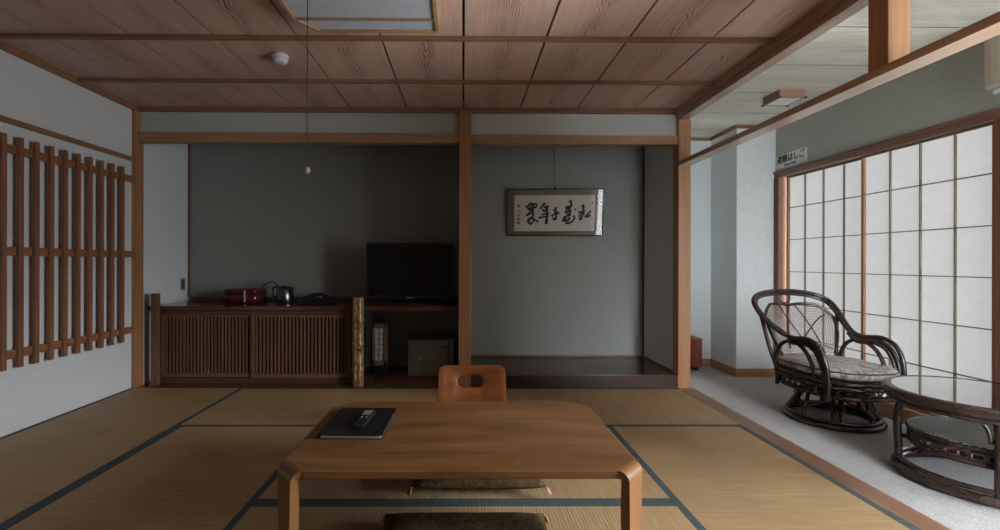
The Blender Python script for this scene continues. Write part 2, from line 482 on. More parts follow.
# window frames + shoji
w1 = thing('window_1', 'wooden window frame around two paper screens', 'window'); del w1['category']; w1['kind'] = 'structure'
fr = MB(); fr.box(2.860, 2.99, 2.42, 4.26, 1.824, 1.866); fr.box(2.850, 2.99, 2.42, 4.26, 1.862, 1.882)
fr.build('head_jamb', 'frame_y', w1, .003)
B(2.857, 2.99, 4.200, 4.26, .105, 1.824).build('side_jamb', 'frame_z', w1, .003)
B(2.857, 2.99, 2.42, 2.487, 0, 1.824).build('side_jamb', 'frame_z', w1, .003)
B(2.865, 2.99, 2.487, 4.26, .0, .105).build('sill_board', 'base_y', w1, .003)
w2 = thing('window_added_2', 'large clear window added out of view to light the room', 'window'); del w2['category']; w2['kind'] = 'structure'  # added outside the view, placed and sized for the light it lets in
f2 = MB()
f2.box(2.857, 2.99, -.4, 2.42, 1.824, 1.88); f2.box(2.865, 2.99, -.4, 1.70, 0, .105)
for y in (-.4, .63, 1.65): f2.box(2.88, 2.98, y, y + .05, .105, 1.824)
f2.build('window_frame', 'frame_y', w2)
B(2.93, 2.934, -.35, 1.65, .105, 1.824).build('pane', 'glass', w2)

def shoji(x, y0, y1, label, dark):
    t = thing('shoji_screen', label, 'sliding screen', (x, y0, .105), 0, 'paper sliding screens')
    L = y1 - y0; Hh = 1.719
    B(-.012, .012, 0, .022, 0, Hh).build('screen_stile', 'post', t, .002)
    B(-.012, .012, L - .022, L, 0, Hh).build('screen_stile', 'post', t, .002)
    B(-.012, .012, .022, L - .022, 0, .018).build('screen_rail', 'shoji_z', t, .001)
    B(-.012, .012, .022, L - .022, Hh - .014, Hh).build('screen_rail', 'shoji_z', t, .001)
    k = MB()
    for i in (1, 2, 3):
        yy = .012 + (L - .024) * i / 4
        k.box(-.008, .006, yy - .003, yy + .003, .018, Hh - .014)
    k.build('vertical_lattice', 'shoji_z', t)
    k = MB()
    for z in (1.543, 1.2565, .970, .6835, .397):
        k.box(-.009, .006, .022, L - .022, z - .1075, z - .1025)
    k.build('horizontal_lattice', 'shoji_y', t)
    B(.006, .009, .01, L - .01, .01, Hh - .01).build('paper', 'shoji', t)
    return t
shoji(2.935, 3.345, 4.185, 'white paper sliding screen behind the rattan chair, next to the evacuation sign', 1)
shoji(2.908, 2.505, 3.365, 'white paper sliding screen nearest the glass table, at the right', 0)

w3 = thing('window_added_3', 'clear veranda end window added out of view to light the room', 'window'); del w3['category']; w3['kind'] = 'structure'  # added outside the view to light the pillar and veranda
f3 = MB()
for x in (1.96, 2.38, 2.80): f3.box(x, x + .04, YE - .08, YE - .02, .12, 2.2)
f3.box(2.0, 2.80, YE - .08, YE - .02, .12, .16); f3.box(2.0, 2.80, YE - .08, YE - .02, 2.16, 2.2)
f3.build('window_frame', 'frame_z', w3)
# ------------------------------------------------------------------ tatami
def tatami(x0, x1, y0, y1, axis, label):
    cx, cy = (x0 + x1) / 2, (y0 + y1) / 2
    a, b = (x1 - x0) / 2 - .0008, (y1 - y0) / 2 - .0008
    t = thing('tatami_mat', label, 'tatami mat', (cx, cy, -.035), 0, 'tatami mats on the floor')
    w = .032
    if axis == 0:
        B(-a, a, -b + w, b - w, 0, .035).build('rush_surface', 'tatami0', t)
        B(-a, a, -b, -b + w, 0, .0358).build('cloth_border', 'cloth', t); B(-a, a, b - w, b, 0, .0358).build('cloth_border', 'cloth', t)
    else:
        B(-a + w, a - w, -b, b, 0, .035).build('rush_surface', 'tatami1', t)
        B(-a, -a + w, -b, b, 0, .0358).build('cloth_border', 'cloth', t); B(a - w, a, -b, b, 0, .0358).build('cloth_border', 'cloth', t)
X = [XL, -1.815, -.905, .925, XR]
tatami(-1.815, 0, 2.968, YF, 0, 'tatami mat running along the foot of the slatted cabinet')
tatami(0, XR, 2.968, YF, 0, 'tatami mat in front of the tokonoma, behind the legless chair')
tatami(X[0], X[1], 2.03, YF, 1, 'tatami mat against the left wall under the wooden lattice, far one')
tatami(X[0], X[1], .2, 2.03, 1, 'tatami mat against the left wall, near one at the lower left corner')
tatami(X[1], X[2], 1.11, 2.968, 1, 'tatami mat left of the low table')
tatami(X[2], X[3], 2.03, 2.968, 0, 'tatami mat under the far part of the low table')
tatami(X[2], X[3], 1.11, 2.03, 0, 'tatami mat under the near part of the low table')
tatami(X[3], X[4], 1.11, 2.968, 1, 'tatami mat right of the low table along the threshold')
fl = MB(); fl.box(X[1], XR, YR, 1.11, -.035, 0); fl.box(XL, X[1], YR, .2, -.035, 0)
struct('floor_rear', fl, 'tatami0')

# ------------------------------------------------------------------ left wall lattice
t = thing('wall_lattice', 'brown wooden slatted lattice mounted on the left wall', 'lattice', (XL, 3.05, .402))
for k in range(16):
    y = 3.712 - .1062 * k - 3.05
    B(.032, .053, y - .0145, y + .0145, 0, 1.402).build('slat', 'lattice', t, .002)
for z in (.486, 1.108, 1.725):
    B(.010, .032, 1.95 - 3.05, 3.873 - 3.05, z - .402 - .026, z - .402 + .026).build('rail', 'lattice_y', t, .002)
for y in (2.1, 3.0, 3.84):
    for z in (.486, 1.108, 1.725): B(0, .010, y - 3.05 - .015, y - 3.05 + .015, z - .402 - .02, z - .402 + .02).build('mounting_block', 'lattice', t)
# ------------------------------------------------------------------ cabinet + counter
cx = -1.82
CY = 4.035
t = thing('low_cabinet', 'long low cabinet with vertically slatted sliding doors under the counter', 'cabinet', (cx, CY, 0.003))
B(-2.628 - cx, -2.578 - cx, -.105, -.052, 0, .775).build('corner_post', 'cab', t, .003)
b = MB(); b.box(-2.607 - cx, -.965 - cx, .02, .52, .0, .622); b.build('carcass', 'cab_back', t)
b = MB(); b.box(-2.607 - cx, -.965 - cx, -.03, .02, 0, .045); b.build('plinth', 'cab_x', t, .002)
b = MB(); b.box(-2.607 - cx, -.965 - cx, -.03, .02, .590, .622); b.build('top_rail', 'cab_x', t, .002)
def cab_door(xa, xb, dy):
    d = MB(); xa -= cx; xb -= cx
    d.box(xa, xa + .032, dy, dy + .018, .046, .589); d.box(xb - .032, xb, dy, dy + .018, .046, .589)
    d.box(xa + .032, xb - .032, dy, dy + .018, .046, .080); d.box(xa + .032, xb - .032, dy, dy + .018, .565, .589)
    o = d.build('sliding_door', 'cab', t, .002)
    n = 25; s_ = MB()
    for i in range(n):
        x = xa + .032 + (xb - xa - .064) * (i + .5) / n
        s_.box(x - .0072, x + .0072, dy + .002, dy + .014, .080, .565)
    s_.build('slat_panel', 'cab', o)
    return o
cab_door(-2.605, -1.792, -.004)
cab_door(-1.822, -.965, -.026)
ct = MB(); ct.box(-1.395, 1.255, -.352, .275, 0, .038)
ct = ct.build('countertop', 'counter', None, .004, (-1.30, 4.345, .630))
tag(ct, 'long dark red lacquered wooden counter shelf across the left alcove', 'counter')
ce = B(-2.68, -.045, YB - .018, YB - .001, .668, .700)
trim(ce, 'cab')
# bamboo post
bp = MB(); prof = []
for z, r in ((.003, .052), (.10, .050), (.13, .050), (.14, .054), (.15, .050), (.27, .049), (.345, .050), (.355, .055), (.365, .050), (.46, .048), (.545, .049), (.552, .054), (.56, .049), (.655, .048), (.665, .052), (.68, .049), (.745, .049), (.752, .044)):
    prof.append((r, z))
bp.lathe(prof, 40, shape=lambda a: 1 - .20 * max(0, math.cos((a + PI / 2))) ** 24)
bp = bp.build('bamboo_post', 'bamboo', None, 0, (-.887, 3.938, 0.0))
tag(bp, 'short thick mottled bamboo post at the right end of the slatted cabinet', 'post')

# television
t = thing('television', 'black flat screen television standing on the counter', 'television', (-.478, 4.24, .668))
B(-.405, .405, -.02, .045, .038, .555).build('casing', 'black', t, .008)
B(-.382, .382, -.0225, -.0195, .075, .535).build('screen', 'screen', t)
st = MB(); st.lathe([(.19, 0), (.19, .008), (.17, .015), (.03, .02)], 40); st.box(-.05, .05, 0, .03, .015, .06)
for v in st.b.verts: v.co.y = v.co.y * .55 + .01
st.build('stand', 'black', t)
l = MB(); l.box(-.032, .032, -.0235, -.0215, .052, .058); l.build('emblem', 'silver', t, .001)

# red tray box
t = thing('lacquered_box', 'red lacquered tea set box with a pale strip on the counter', 'box', (-2.035, 4.37, .668))
rb = MB(); rb.lathe([(.158, 0), (.172, .012), (.175, .085), (.168, .088)], 48, shape=lambda a: (abs(math.cos(a)) ** 6 + abs(math.sin(a)) ** 6) ** (-1 / 6) * .96)
for v in rb.b.verts: v.co.y *= .75; v.co.x *= .93
rb.build('body', 'red_lacquer', t)
rl = MB(); rl.lathe([(.172, .089), (.178, .092), (.176, .122), (.160, .128)], 48, shape=lambda a: (abs(math.cos(a)) ** 6 + abs(math.sin(a)) ** 6) ** (-1 / 6) * .96)
for v in rl.b.verts: v.co.y *= .75; v.co.x *= .93
rl.build('lid', 'red_lacquer', t)
B(.045, .062, -.137, -.133, .012, .118).build('strip', 'silver', t)
# power cord
pc = MB().tube([(-1.93, 4.47, .80), (-1.90, 4.47, .83), (-1.85, 4.48, .855), (-1.80, 4.49, .84), (-1.775, 4.50, .79), (-1.78, 4.48, .71), (-1.76, 4.44, .674), (-1.70, 4.42, .674), (-1.62, 4.44, .674)], .005, 8)
tag(pc.build('power_cord', 'black'), 'black power cord looping up behind the red box', 'cord')
# kettle
t = thing('electric_kettle', 'steel electric kettle with black handle and lid on the counter', 'kettle', (-1.655, 4.33, .668))
k = MB(); k.lathe([(.078, .018), (.082, .03), (.078, .09), (.066, .150), (.060, .158)], 36); k.build('body', 'steel', t)
k = MB(); k.lathe([(.080, 0), (.084, .004), (.084, .018), (.078, .018)], 36); k.build('base', 'black', t)
k = MB(); k.lathe([(.062, .158), (.063, .168), (.05, .178), (.012, .182), (.01, .19)], 36); k.build('lid', 'black', t)
k = MB(); k.tube([(-.055, -.01, .17), (-.095, -.01, .168), (-.108, -.01, .13), (-.104, -.01, .08), (-.078, -.01, .05)], .010, 8); k.build('handle', 'black', t)
k = MB(); k.tube([(.05, -.01, .135), (.075, -.01, .15), (.092, -.01, .165)], .016, 8, rr=[.022, .016, .008]); k.build('spout', 'steel', t)
t.scale = (1.0, 1.0, .86)
# dark tray
t = thing('serving_tray', 'low black tray with a covered dish on the counter beside the kettle', 'tray', (-1.365, 4.36, .668))
k = MB(); k.box(-.155, .155, -.10, .10, 0, .012)
for a in ((-.155, -.145, -.1, .1), (.145, .155, -.1, .1), (-.145, .145, -.1, -.09), (-.145, .145, .09, .1)): k.box(*a, .012, .05)
k.build('tray_body', 'black', t, .003)
k = MB(); k.lathe([(.03, .012), (.09, .03), (.10, .055), (.095, .068), (.05, .088), (.01, .092)], 32); k.build('covered_dish', 'black', t)
# outlet
t = thing('wall_outlet', 'small brown wall outlet beside the counter', 'outlet', (-2.714, 4.52, .77))
B(0, .006, -.035, .035, 0, .115).build('cover_plate', 'outlet', t, .002)
B(.006, .009, -.015, .015, .02, .095).build('socket', 'safe_dark', t, .001)
# lantern
t = thing('paper_lantern', 'small standing wooden lantern with paper window under the counter', 'lantern', (-.775, 4.36, .003))
B(-.070, .070, -.055, .055, 0, .022).build('base', 'black', t, .004)
B(-.050, .050, -.040, .040, .022, .088).build('plinth', 'black', t, .003)
k = MB()
for sx in (-1, 1):
    for sy in (-1, 1): k.box(sx * .054 - .011, sx * .054 + .011, sy * .045 - .008, sy * .045 + .008, .088, .470)
for z0, z1 in ((.088, .135), (.430, .470)):
    k.box(-.065, .065, -.053, .053, z0, z1)
k.build('lantern_frame', 'lantern_wood', t, .002)
B(-.043, .043, -.045, .045, .135, .430).build('paper_shade', 'lantern_paper', t)
k = MB()
for i in range(1, 6): k.box(-.043, .043, -.0505, -.0455, .135 + .0492 * i - .003, .135 + .0492 * i + .003)
k.box(-.003, .003, -.0505, -.0455, .135, .430)
for sx in (-1, 1): k.box(sx * .034 - .003 + sx * .006, sx * .034 + .003 + sx * .006, -.0505, -.0455, .135, .430)
k.build('lattice_bars', 'cab', t)
k = MB(); k.tube([(-.03, 0, .470), (-.03, 0, .500)], .006, 8, smooth=1); k.tube([(.03, 0, .470), (.03, 0, .500)], .006, 8, smooth=1); k.tube([(-.03, 0, .500), (0, 0, .512), (.03, 0, .500)], .006, 8)
k.build('carry_handle', 'black', t)
# safe
t = thing('safe_box', 'grey metal safe with a round knob under the counter', 'safe', (-.294, 4.26, .003))
B(-.207, .207, 0, .30, 0, .330).build('safe_body', 'safe', t, .004)
d = B(-.165, .160, -.008, 0, .035, .310).build('safe_door', 'safe', t, .002)
k = MB(); k.lathe([(.016, 0), (.016, .012), (.012, .02)], 20)
for v in k.b.verts: v.co = Vector((v.co.x - .095, -.008 - v.co.z, v.co.y + .165))
k.build('knob', 'silver', d)
k = B(.085, .145, -.0095, -.0078, .262, .274).build('nameplate', 'safe_dark', d)
B(.168, .176, -.003, 0, .035, .31).build('hinge_strip', 'safe_dark', t)

# ------------------------------------------------------------------ calligraphy frame
t = thing('calligraphy_frame', 'black framed horizontal brush calligraphy hanging in the tokonoma', 'picture', (.900, 4.600, 1.310), math.radians(-3.4))
FW, FH = .945, .464
tilt = Matrix.Rotation(math.radians(7), 4, 'X')
def fpart(mb, name, mat, bevel=0, par=None):
    for v in mb.b.verts: v.co = tilt @ v.co
    return mb.build(name, mat, par or t, bevel)
k = MB(); a = FW / 2
k.box(-a, a, -.028, 0, 0, .011); k.box(-a, a, -.028, 0, FH - .011, FH); k.box(-a, -a + .011, -.028, 0, .011, FH - .011); k.box(a - .011, a, -.028, 0, .011, FH - .011)
fpart(k, 'frame', 'frame_black', .002)
fpart(B(-a + .01, a - .01, -.010, -.004, .01, FH - .01), 'mount', 'mat')
def fx(x): return (x - 554.8) * FW / 95.3
def fz(y): return FH - (y - 188.8) * FH / 45.8
fpart(B(fx(515.1), fx(594), -.012, -.010, fz(229.8), fz(195)), 'calligraphy_paper', 'scroll')
def stroke(mb, pts, ox, w0, yy=-.0128):
    P = [Vector((fx(ox + x / 14.73), 0, fz(194 + y / 14.73))) for x, y in pts]
    Q = []
    L = len(P)
    for i in range(L - 1):
        a_, b_, c_, d_ = P[max(i - 1, 0)], P[i], P[i + 1], P[min(i + 2, L - 1)]
        for q in range(5):
            u = q / 5
            Q.append(.5 * ((2 * b_) + (c_ - a_) * u + (2 * a_ - 5 * b_ + 4 * c_ - d_) * u * u + (3 * b_ - a_ - 3 * c_ + d_) * u ** 3))
    Q.append(P[-1]); n = len(Q); up = []; dn = []
    for i, p in enumerate(Q):
        tt = Q[min(i + 1, n - 1)] - Q[max(i - 1, 0)]; tt.normalize()
        nn = Vector((-tt.z, 0, tt.x)); u = i / (n - 1)
        w = w0 * (.80 + .20 * math.cos(2 * PI * u + .3)) * (1 if u < .97 else .6)
        up.append(mb.b.verts.new((p.x + nn.x * w, yy, p.z + nn.z * w))); dn.append(mb.b.verts.new((p.x - nn.x * w, yy, p.z - nn.z * w)))
    for i in range(n - 1): mb.b.faces.new((up[i], up[i + 1], dn[i + 1], dn[i]))
A_, B_ = 512, 556
chars = [
 (A_, [[(210,180),(240,175),(270,140),(285,125)],[(285,130),(300,150),(285,180),(255,205),(245,225)],[(300,165),(330,140),(360,140),(370,165),(345,185),(310,190)],[(290,190),(300,215),(265,230)],[(325,215),(300,250),(265,280),(215,300)],[(255,265),(300,262),(335,275)],[(320,285),(310,320),(285,350)],[(240,370),(275,350),(320,350),(325,380),(300,415),(280,425),(255,395),(240,370)],[(320,350),(355,375),(395,390)]]),
 (A_, [[(460,140),(500,140)],[(470,145),(445,180),(420,205)],[(470,190),(545,170)],[(470,215),(465,235),(500,240),(520,225)],[(450,295),(490,280),(550,275)],[(400,340),(460,325),(540,310)],[(515,180),(520,250),(518,330),(510,430)]]),
 (A_, [[(655,185),(640,215),(620,235)],[(625,245),(665,240)],[(585,315),(625,285),(700,265)],[(640,250),(650,290),(655,340),(635,360),(610,335)]]),
 (B_, [[(205,90),(215,130),(225,170),(175,185),(140,200)],[(140,210),(215,200)],[(190,200),(180,240),(130,265)],[(150,250),(225,235)],[(160,285),(220,265)],[(110,340),(165,310),(220,300)],[(150,330),(105,370),(120,385),(160,355)],[(170,340),(200,345),(190,370),(160,380)],[(255,305),(270,340),(245,385),(190,415),(140,410)],[(275,215),(288,228)]]),
 (B_, [[(385,150),(395,210),(385,290),(365,350),(335,350)],[(325,265),(420,240)],[(370,260),(350,300),(325,320)],[(395,270),(410,290)],[(505,240),(470,275),(420,330)],[(440,330),(480,315),(500,310)],[(480,290),(495,320)]]),
]
for i, (ox, st) in enumerate(chars):
    k = MB()
    for j, p in enumerate(st): stroke(k, p, ox, .0125 if j % 3 else .0150, -.0124 - j * .00005 - i * .000003)
    fpart(k, 'brush_character', 'ink')
sig = ([[(95,135),(100,190)],[(90,182),(125,175)],[(110,150),(120,190)],[(90,160),(122,158)]],
       [[(100,240),(130,235)],[(125,235),(128,255),(130,272)]], [[(95,285),(110,320)],[(100,320),(130,300)]])
for grp in sig:
    k = MB()
    for j, p in enumerate(grp): stroke(k, p, A_, .0042, -.0124 - j * .00004)
    fpart(k, 'signature_character', 'ink')
for x, y, w in ((105, 356, 17), (105, 410, 18)):
    x0, x1 = fx(A_ + (x - w) / 14.73), fx(A_ + (x + w) / 14.73); z0, z1 = fz(194 + (y + w) / 14.73), fz(194 + (y - w) / 14.73)
    fpart(B(x0, x1, -.0126, -.012, z0, z1), 'seal_mark', 'seal')
x0, x1 = fx(B_ + 512 / 14.73), fx(B_ + 528 / 14.73)
fpart(B(x0, x1, -.0126, -.012, fz(194 + 145 / 14.73), fz(194 + 105 / 14.73)), 'seal_mark', 'seal')
fpart(B(-a + .012, a - .012, -.022, -.020, .012, FH - .012), 'glass_pane', 'glass_picture')
k = MB(); k.tube([(0, -.065, FH - .01), (0, -.03, .60), (0, -.002, .895)], .0022, 6, smooth=1)
k.build('hanging_wire', 'safe', t)
k = MB(); k.lathe([(.010, 0), (.012, .01), (.006, .03)], 12)
for v in k.b.verts: v.co += Vector((0, -.066, FH - .012))
k.build('hanging_hook', 'frame_black', t)
k = MB(); k.box(-.010, .010, -.008, .012, .885, .915)
k.build('wall_hook', 'frame_black', t, .002)

# ------------------------------------------------------------------ ceiling fixtures
# big square lamp
t = thing('ceiling_light', 'wide boxed wooden ceiling light with pale panels and a pull cord', 'ceiling light', (-.49, 2.10, 2.335))
x0, x1, y0, y1, c = -.365, .363, -.45, .345, .10
outer = [(x0 + c, y0), (x1, y0), (x1, y1), (x0 + c, y1), (x0, y1 - c * 1.2), (x0, y0 + c * 1.2)]
def inset(poly, d):
    n = len(poly); out = []
    for i in range(n):
        p0, p1, p2 = Vector(poly[i - 1]), Vector(poly[i]), Vector(poly[(i + 1) % n])
        e1 = (p1 - p0).normalized(); e2 = (p2 - p1).normalized()
        n1 = Vector((-e1.y, e1.x)); n2 = Vector((-e2.y, e2.x)); m_ = (n1 + n2).normalized()
        out.append(tuple(p1 + m_ * d / max(.3, m_.dot(n1))))
    return out
inner = inset(outer, .020)
k = MB(); n = len(outer)
for z0, z1 in ((-.085, 0),):
    A = [k.b.verts.new((*p, z0)) for p in outer]; Bv = [k.b.verts.new((*p, z1)) for p in outer]
    C = [k.b.verts.new((*p, z0)) for p in inner]; D = [k.b.verts.new((*p, z1)) for p in inner]
    for i in range(n):
        j = (i + 1) % n
        k.b.faces.new((A[i], A[j], Bv[j], Bv[i])); k.b.faces.new((C[i], C[j], D[j], D[i])); k.b.faces.new((A[i], A[j], C[j], C[i])); k.b.faces.new((Bv[i], Bv[j], D[j], D[i]))
k.build('lamp_frame', 'lampwood', t, .002)
k = MB(); k.prism(inset(outer, .018), -.075, -.070); k.build('diffuser_panel', 'lamp_paper', t)
B(x0 + .02, x1 - .02, .208, .224, -.084, -.074).build('crossbar', 'lampwood_b', t)
B(x0 + .02, x1 - .02, -.30, -.284, -.084, -.074).build('crossbar', 'lampwood_b', t)
PX, PY = -.70, 2.09
k = MB(); k.tube([(PX + .49, PY - 2.10, -.075), (PX + .49, PY - 2.10, 1.475 - 2.335)], .0022, 6, smooth=1)
pcord = k.build('pull_cord', 'safe_dark', t)
k = MB(); k.lathe([(.004, .028), (.010, .022), (.0135, .012), (.012, .002), (.005, -.003)][::-1], 16)
for v in k.b.verts: v.co += Vector((PX + .49, PY - 2.10, 1.448 - 2.335))
k.build('cord_knob', 'beige_pl', pcord)
# smoke detector
t = thing('smoke_detector', 'round white smoke detector on the wooden ceiling', 'smoke detector', (-1.14, 2.90, ZC))
k = MB(); k.lathe([(.045, -.001), (.050, -.004), (.050, -.020), (.045, -.026)], 32); k.build('base', 'white_pl', t)
k = MB(); k.lathe([(.044, -.026), (.045, -.038), (.038, -.048), (.02, -.052)], 32); k.build('sensor_cap', 'white_pl', t)
# veranda lamp
t = thing('ceiling_lamp', 'small square wooden ceiling lamp with white panel above the veranda', 'ceiling light', (2.39, 3.453, 2.312))
k = MB(); q = .094
k.box(-q, q, -q, -q + .014, -.062, 0); k.box(-q, q, q - .014, q, -.062, 0); k.box(-q, -q + .014, -q + .014, q - .014, -.062, 0); k.box(q - .014, q, -q + .014, q - .014, -.062, 0)
k.build('lamp_frame', 'lampwood_b', t, .002)
B(-q + .013, q - .013, -q + .013, q - .013, -.060, -.05).build('diffuser_panel', 'white_panel', t)
for sx in (-1, 1):
    for sy in (-1, 1):
        B(sx * q - .009, sx * q + .009, sy * q - .009, sy * q + .009, -.066, -.056).build('corner_clip', 'black', t, .001)
# air conditioner
t = thing('air_conditioner', 'beige wall mounted air conditioner above the window at right edge', 'air conditioner', (XW, 1.95, 1.905))
k = B(-.210, 0, -.42, .425, .03, .300).build('housing', 'beige_pl', t, .02, seg=3)
B(-.2125, -.208, -.385, .385, .06, .275).build('front_panel', 'beige_pl', t, .002)
B(-.190, -.02, -.40, .40, 0, .035).build('air_outlet', 'white_pl', t, .012)
B(-.160, -.06, -.34, .34, -.003, .002).build('louver', 'safe_dark', t, .001)
# sign
t = thing('evacuation_sign', 'white sign with black Japanese lettering above the window corner', 'sign', (XW - .003, 4.06, 1.963))
B(-.003, .003, -.187, .187, -.058, .058).build('sign_board', 'sign', t)
def text(body, size, x, y, z, par, name, mat, sx=1.0):
    cu = bpy.data.curves.new(name, 'FONT'); cu.body = body; cu.size = size; cu.align_x = 'CENTER'; cu.align_y = 'CENTER'
    cu.extrude = .001
    o = bpy.data.objects.new('tmp', cu); COL.objects.link(o)
    bpy.context.view_layer.update()
    me = bpy.data.meshes.new_from_object(o.evaluated_get(bpy.context.evaluated_depsgraph_get()))
    bpy.data.objects.remove(o)
    bb = bmesh.new()
    for dx, dy in ((0, 0), (.0010, 0), (-.0010, 0), (0, .0008), (0, -.0008)):
        n0 = len(bb.verts); bb.from_mesh(me); bb.verts.ensure_lookup_table()
        for v in bb.verts[n0:]: v.co.x += dx * size / .074; v.co.y += dy * size / .074; v.co.z += abs(dx) * .05 + abs(dy) * .1
    me = bpy.data.meshes.new(name); bb.to_mesh(me); bb.free(); me.materials.append(M[mat])
    ob = bpy.data.objects.new(name, me); COL.objects.link(ob); ob.parent = par
    ob.location = (x, y, z); ob.rotation_euler = (PI / 2, 0, -PI / 2); ob.scale = (sx, 1, 1)
    return ob
text('避難はしご', .074, -.0048, 0, .012, t, 'lettering', 'ink', .92)
text('Escape Ladder', .026, -.0048, 0, -.040, t, 'small_lettering', 'ink')

# red brown box in veranda
t = thing('wooden_chest', 'small red brown wooden box on the carpet behind the right post', 'box', (2.15, 4.58, 0))
B(-.165, .165, -.10, .10, .035, .300).build('chest_body', 'redbox', t, .004)
B(-.170, .170, -.105, .105, .300, .312).build('top_board', 'redbox', t, .003)
for sx in (-1, 1):
    B(sx * .12 - .02, sx * .12 + .02, -.085, .085, 0, .035).build('foot', 'black', t, .002)
k = MB(); k.lathe([(.010, 0), (.012, .012), (.006, .018)], 16)
for v in k.b.verts: v.co = Vector((v.co.x + .035, -.10 - v.co.z, v.co.y + .19))
k.build('knob', 'black', t)

# ------------------------------------------------------------------ low table
t = thing('low_table', 'wide low wooden table with chamfered corners and bent plywood legs', 'table', (-.008, 2.0, .0012))
a, b_, tz, th, R, cc = .638, .400, .330, .030, .054, .046
# corner diagonal: points (a-cc, b) - (a, b-cc)
ins = R * 1.0
def cornerpoly(d):
    # octagon; chamfer moved inward by d along diagonal
    e = cc + d * math.sqrt(2)
    return [(-a + e, -b_), (a - e, -b_), (a, -b_ + e), (a, b_ - e), (a - e, b_), (-a + e, b_), (-a, b_ - e), (-a, -b_ + e)]
k = MB()
pl = cornerpoly(0)
# tabletop with rounded-over chamfers that run down into the legs
e0 = cc + R * .9
top = [(-a + e0, -b_), (a - e0, -b_), (a, -b_ + e0), (a, b_ - e0), (a - e0, b_), (-a + e0, b_), (-a, b_ - e0), (-a, -b_ + e0)]
k.prism(top, tz - th, tz)
k.build('tabletop', 'table', t, .004)
for sx in (-1, 1):
    for sy in (-1, 1):
        k = MB()
        nrm = Vector((sx, sy, 0)).normalized(); tan = Vector((-nrm.y, nrm.x, 0))
        mid = Vector((sx * (a - cc / 2), sy * (b_ - cc / 2), 0))
        s0 = R * .9 / math.sqrt(2) * 1.0
        path = [(-s0 - .0, tz, 0)]
        prof = []   # (offset along nrm (0 = outer face), z, halfwidth)
        hw0 = math.hypot(e0, e0) / 2; hw1 = .050
        Rr = s0
        for i in range(13):
            th_ = (PI / 2) * i / 12
            o_ = (-Rr + Rr * math.sin(th_), tz - Rr + Rr * math.cos(th_))
            ri = max(Rr - th, .004)
            i_ = (-Rr + ri * math.sin(th_) , tz - Rr + ri * math.cos(th_) )
            if Rr <= th: i_ = (-th - .0 + 0.0, tz - th) if i < 12 else (-th, tz - th)
            f = (i / 12) ** .8
            prof.append((o_, i_, hw0 + (hw1 - hw0) * f))
        prof.append(((0, tz - .12), (-.034, tz - .12), hw1 * .95))
        prof.append(((0, .004), (-.034, .004), hw1 * .82)); prof.append(((0, 0), (-.034, 0), hw1 * .80))
        prev = None
        for (o_, i_, hw) in prof:
            vs = [k.b.verts.new(mid + nrm * q[0] + tan * s_ * hw + Vector((0, 0, q[1]))) for q, s_ in ((o_, -1), (o_, 1), (i_, 1), (i_, -1))]
            if prev:
                for m_ in range(4): k.b.faces.new((prev[m_], prev[(m_ + 1) % 4], vs[(m_ + 1) % 4], vs[m_]))
            else: k.b.faces.new(vs[::-1])
            prev = vs
        k.b.faces.new(prev)
        bmesh.ops.remove_doubles(k.b, verts=k.b.verts, dist=1e-5)
        lg = k.build('leg', 'table_z', t, .006, seg=3)
        lg.data.polygons.foreach_set('use_smooth', [True] * len(lg.data.polygons)); lg.data.set_sharp_from_angle(angle=math.radians(35))
for yy in (-.29, .29): B(-.40, .36, yy - .01, yy + .01, tz - th - .022, tz - th).build('under_rail', 'table_edge', t, .003)

# binder + remote
t = thing('binder', 'black guest folder lying on the low table', 'folder', (-.452, 2.060, tz + .0014))
t.rotation_euler = (0, 0, math.radians(-1.5))
B(-.130, .130, -.175, .175, 0, .003).build('back_cover', 'black', t, .001)
B(-.120, .122, -.170, .170, .003, .014).build('pages', 'pages', t)
B(-.130, .130, -.175, .175, .014, .018).build('front_cover', 'black', t, .0015)
B(-.134, -.130, -.175, .175, 0, .018).build('spine', 'black', t, .001)
t = thing('remote_control', 'slim black remote control with grey buttons lying on the folder', 'remote', (-.432, 2.05, tz + .0196), math.radians(-4))
B(-.024, .024, -.10, .10, 0, .018).build('remote_body', 'black', t, .006)
for i in range(4):
    for j in range(3):
        B(-.016 + j * .012 - .0012 - .002, -.016 + j * .012 + .008 - .002, .028 + i * .016, .038 + i * .016, .018, .0205).build('button', 'silver', t, .001)
for j in (-1, 1): B(j * .011 - .005, j * .011 + .005, -.01, .0, .018, .0205).build('button', 'silver', t, .001)

# ------------------------------------------------------------------ zaisu
t = thing('legless_chair', 'reddish brown plywood legless floor chair with a slot handle behind the table', 'chair', (.052, 2.62, .0012))
def rrect(w, h, r, n):
    pts = []
    for cx_, cy_, a0 in ((w - r, h - r, 0), (-w + r, h - r, PI / 2), (-w + r, -h + r, PI), (w - r, -h + r, 3 * PI / 2)):
        for i in range(n): pts.append((cx_ + r * math.cos(a0 + PI / 2 * i / (n - 1)), cy_ + r * math.sin(a0 + PI / 2 * i / (n - 1))))
    return pts
n = 8
out = rrect(.190, .22, .035, n); inn = rrect(.073, .037, .036, n)
hole = (-.008, .13)
loops = []
for f in (0, .33, .66, 1):
    loops.append([((1 - f) * (o[0]) + f * (i_[0] + hole[0]), (1 - f) * o[1] + f * (i_[1] + hole[1])) for o, i_ in zip(out, inn)])
def bend(u, v, w):     # u across, v up from centre, w thickness
    y = -.45 * u * u * 1.6 + .18 * (v + .22) * .9 + w
    flare = 1 + .06 * (0.22 - v) / .44 * 1.0
    return (u * flare, y, v + .235)
k = MB(); F = []; Bk = []
for lp in loops:
    F.append([k.b.verts.new(bend(u, v, -.006)) for u, v in lp]); Bk.append([k.b.verts.new(bend(u, v, .006)) for u, v in lp])
N = len(out)
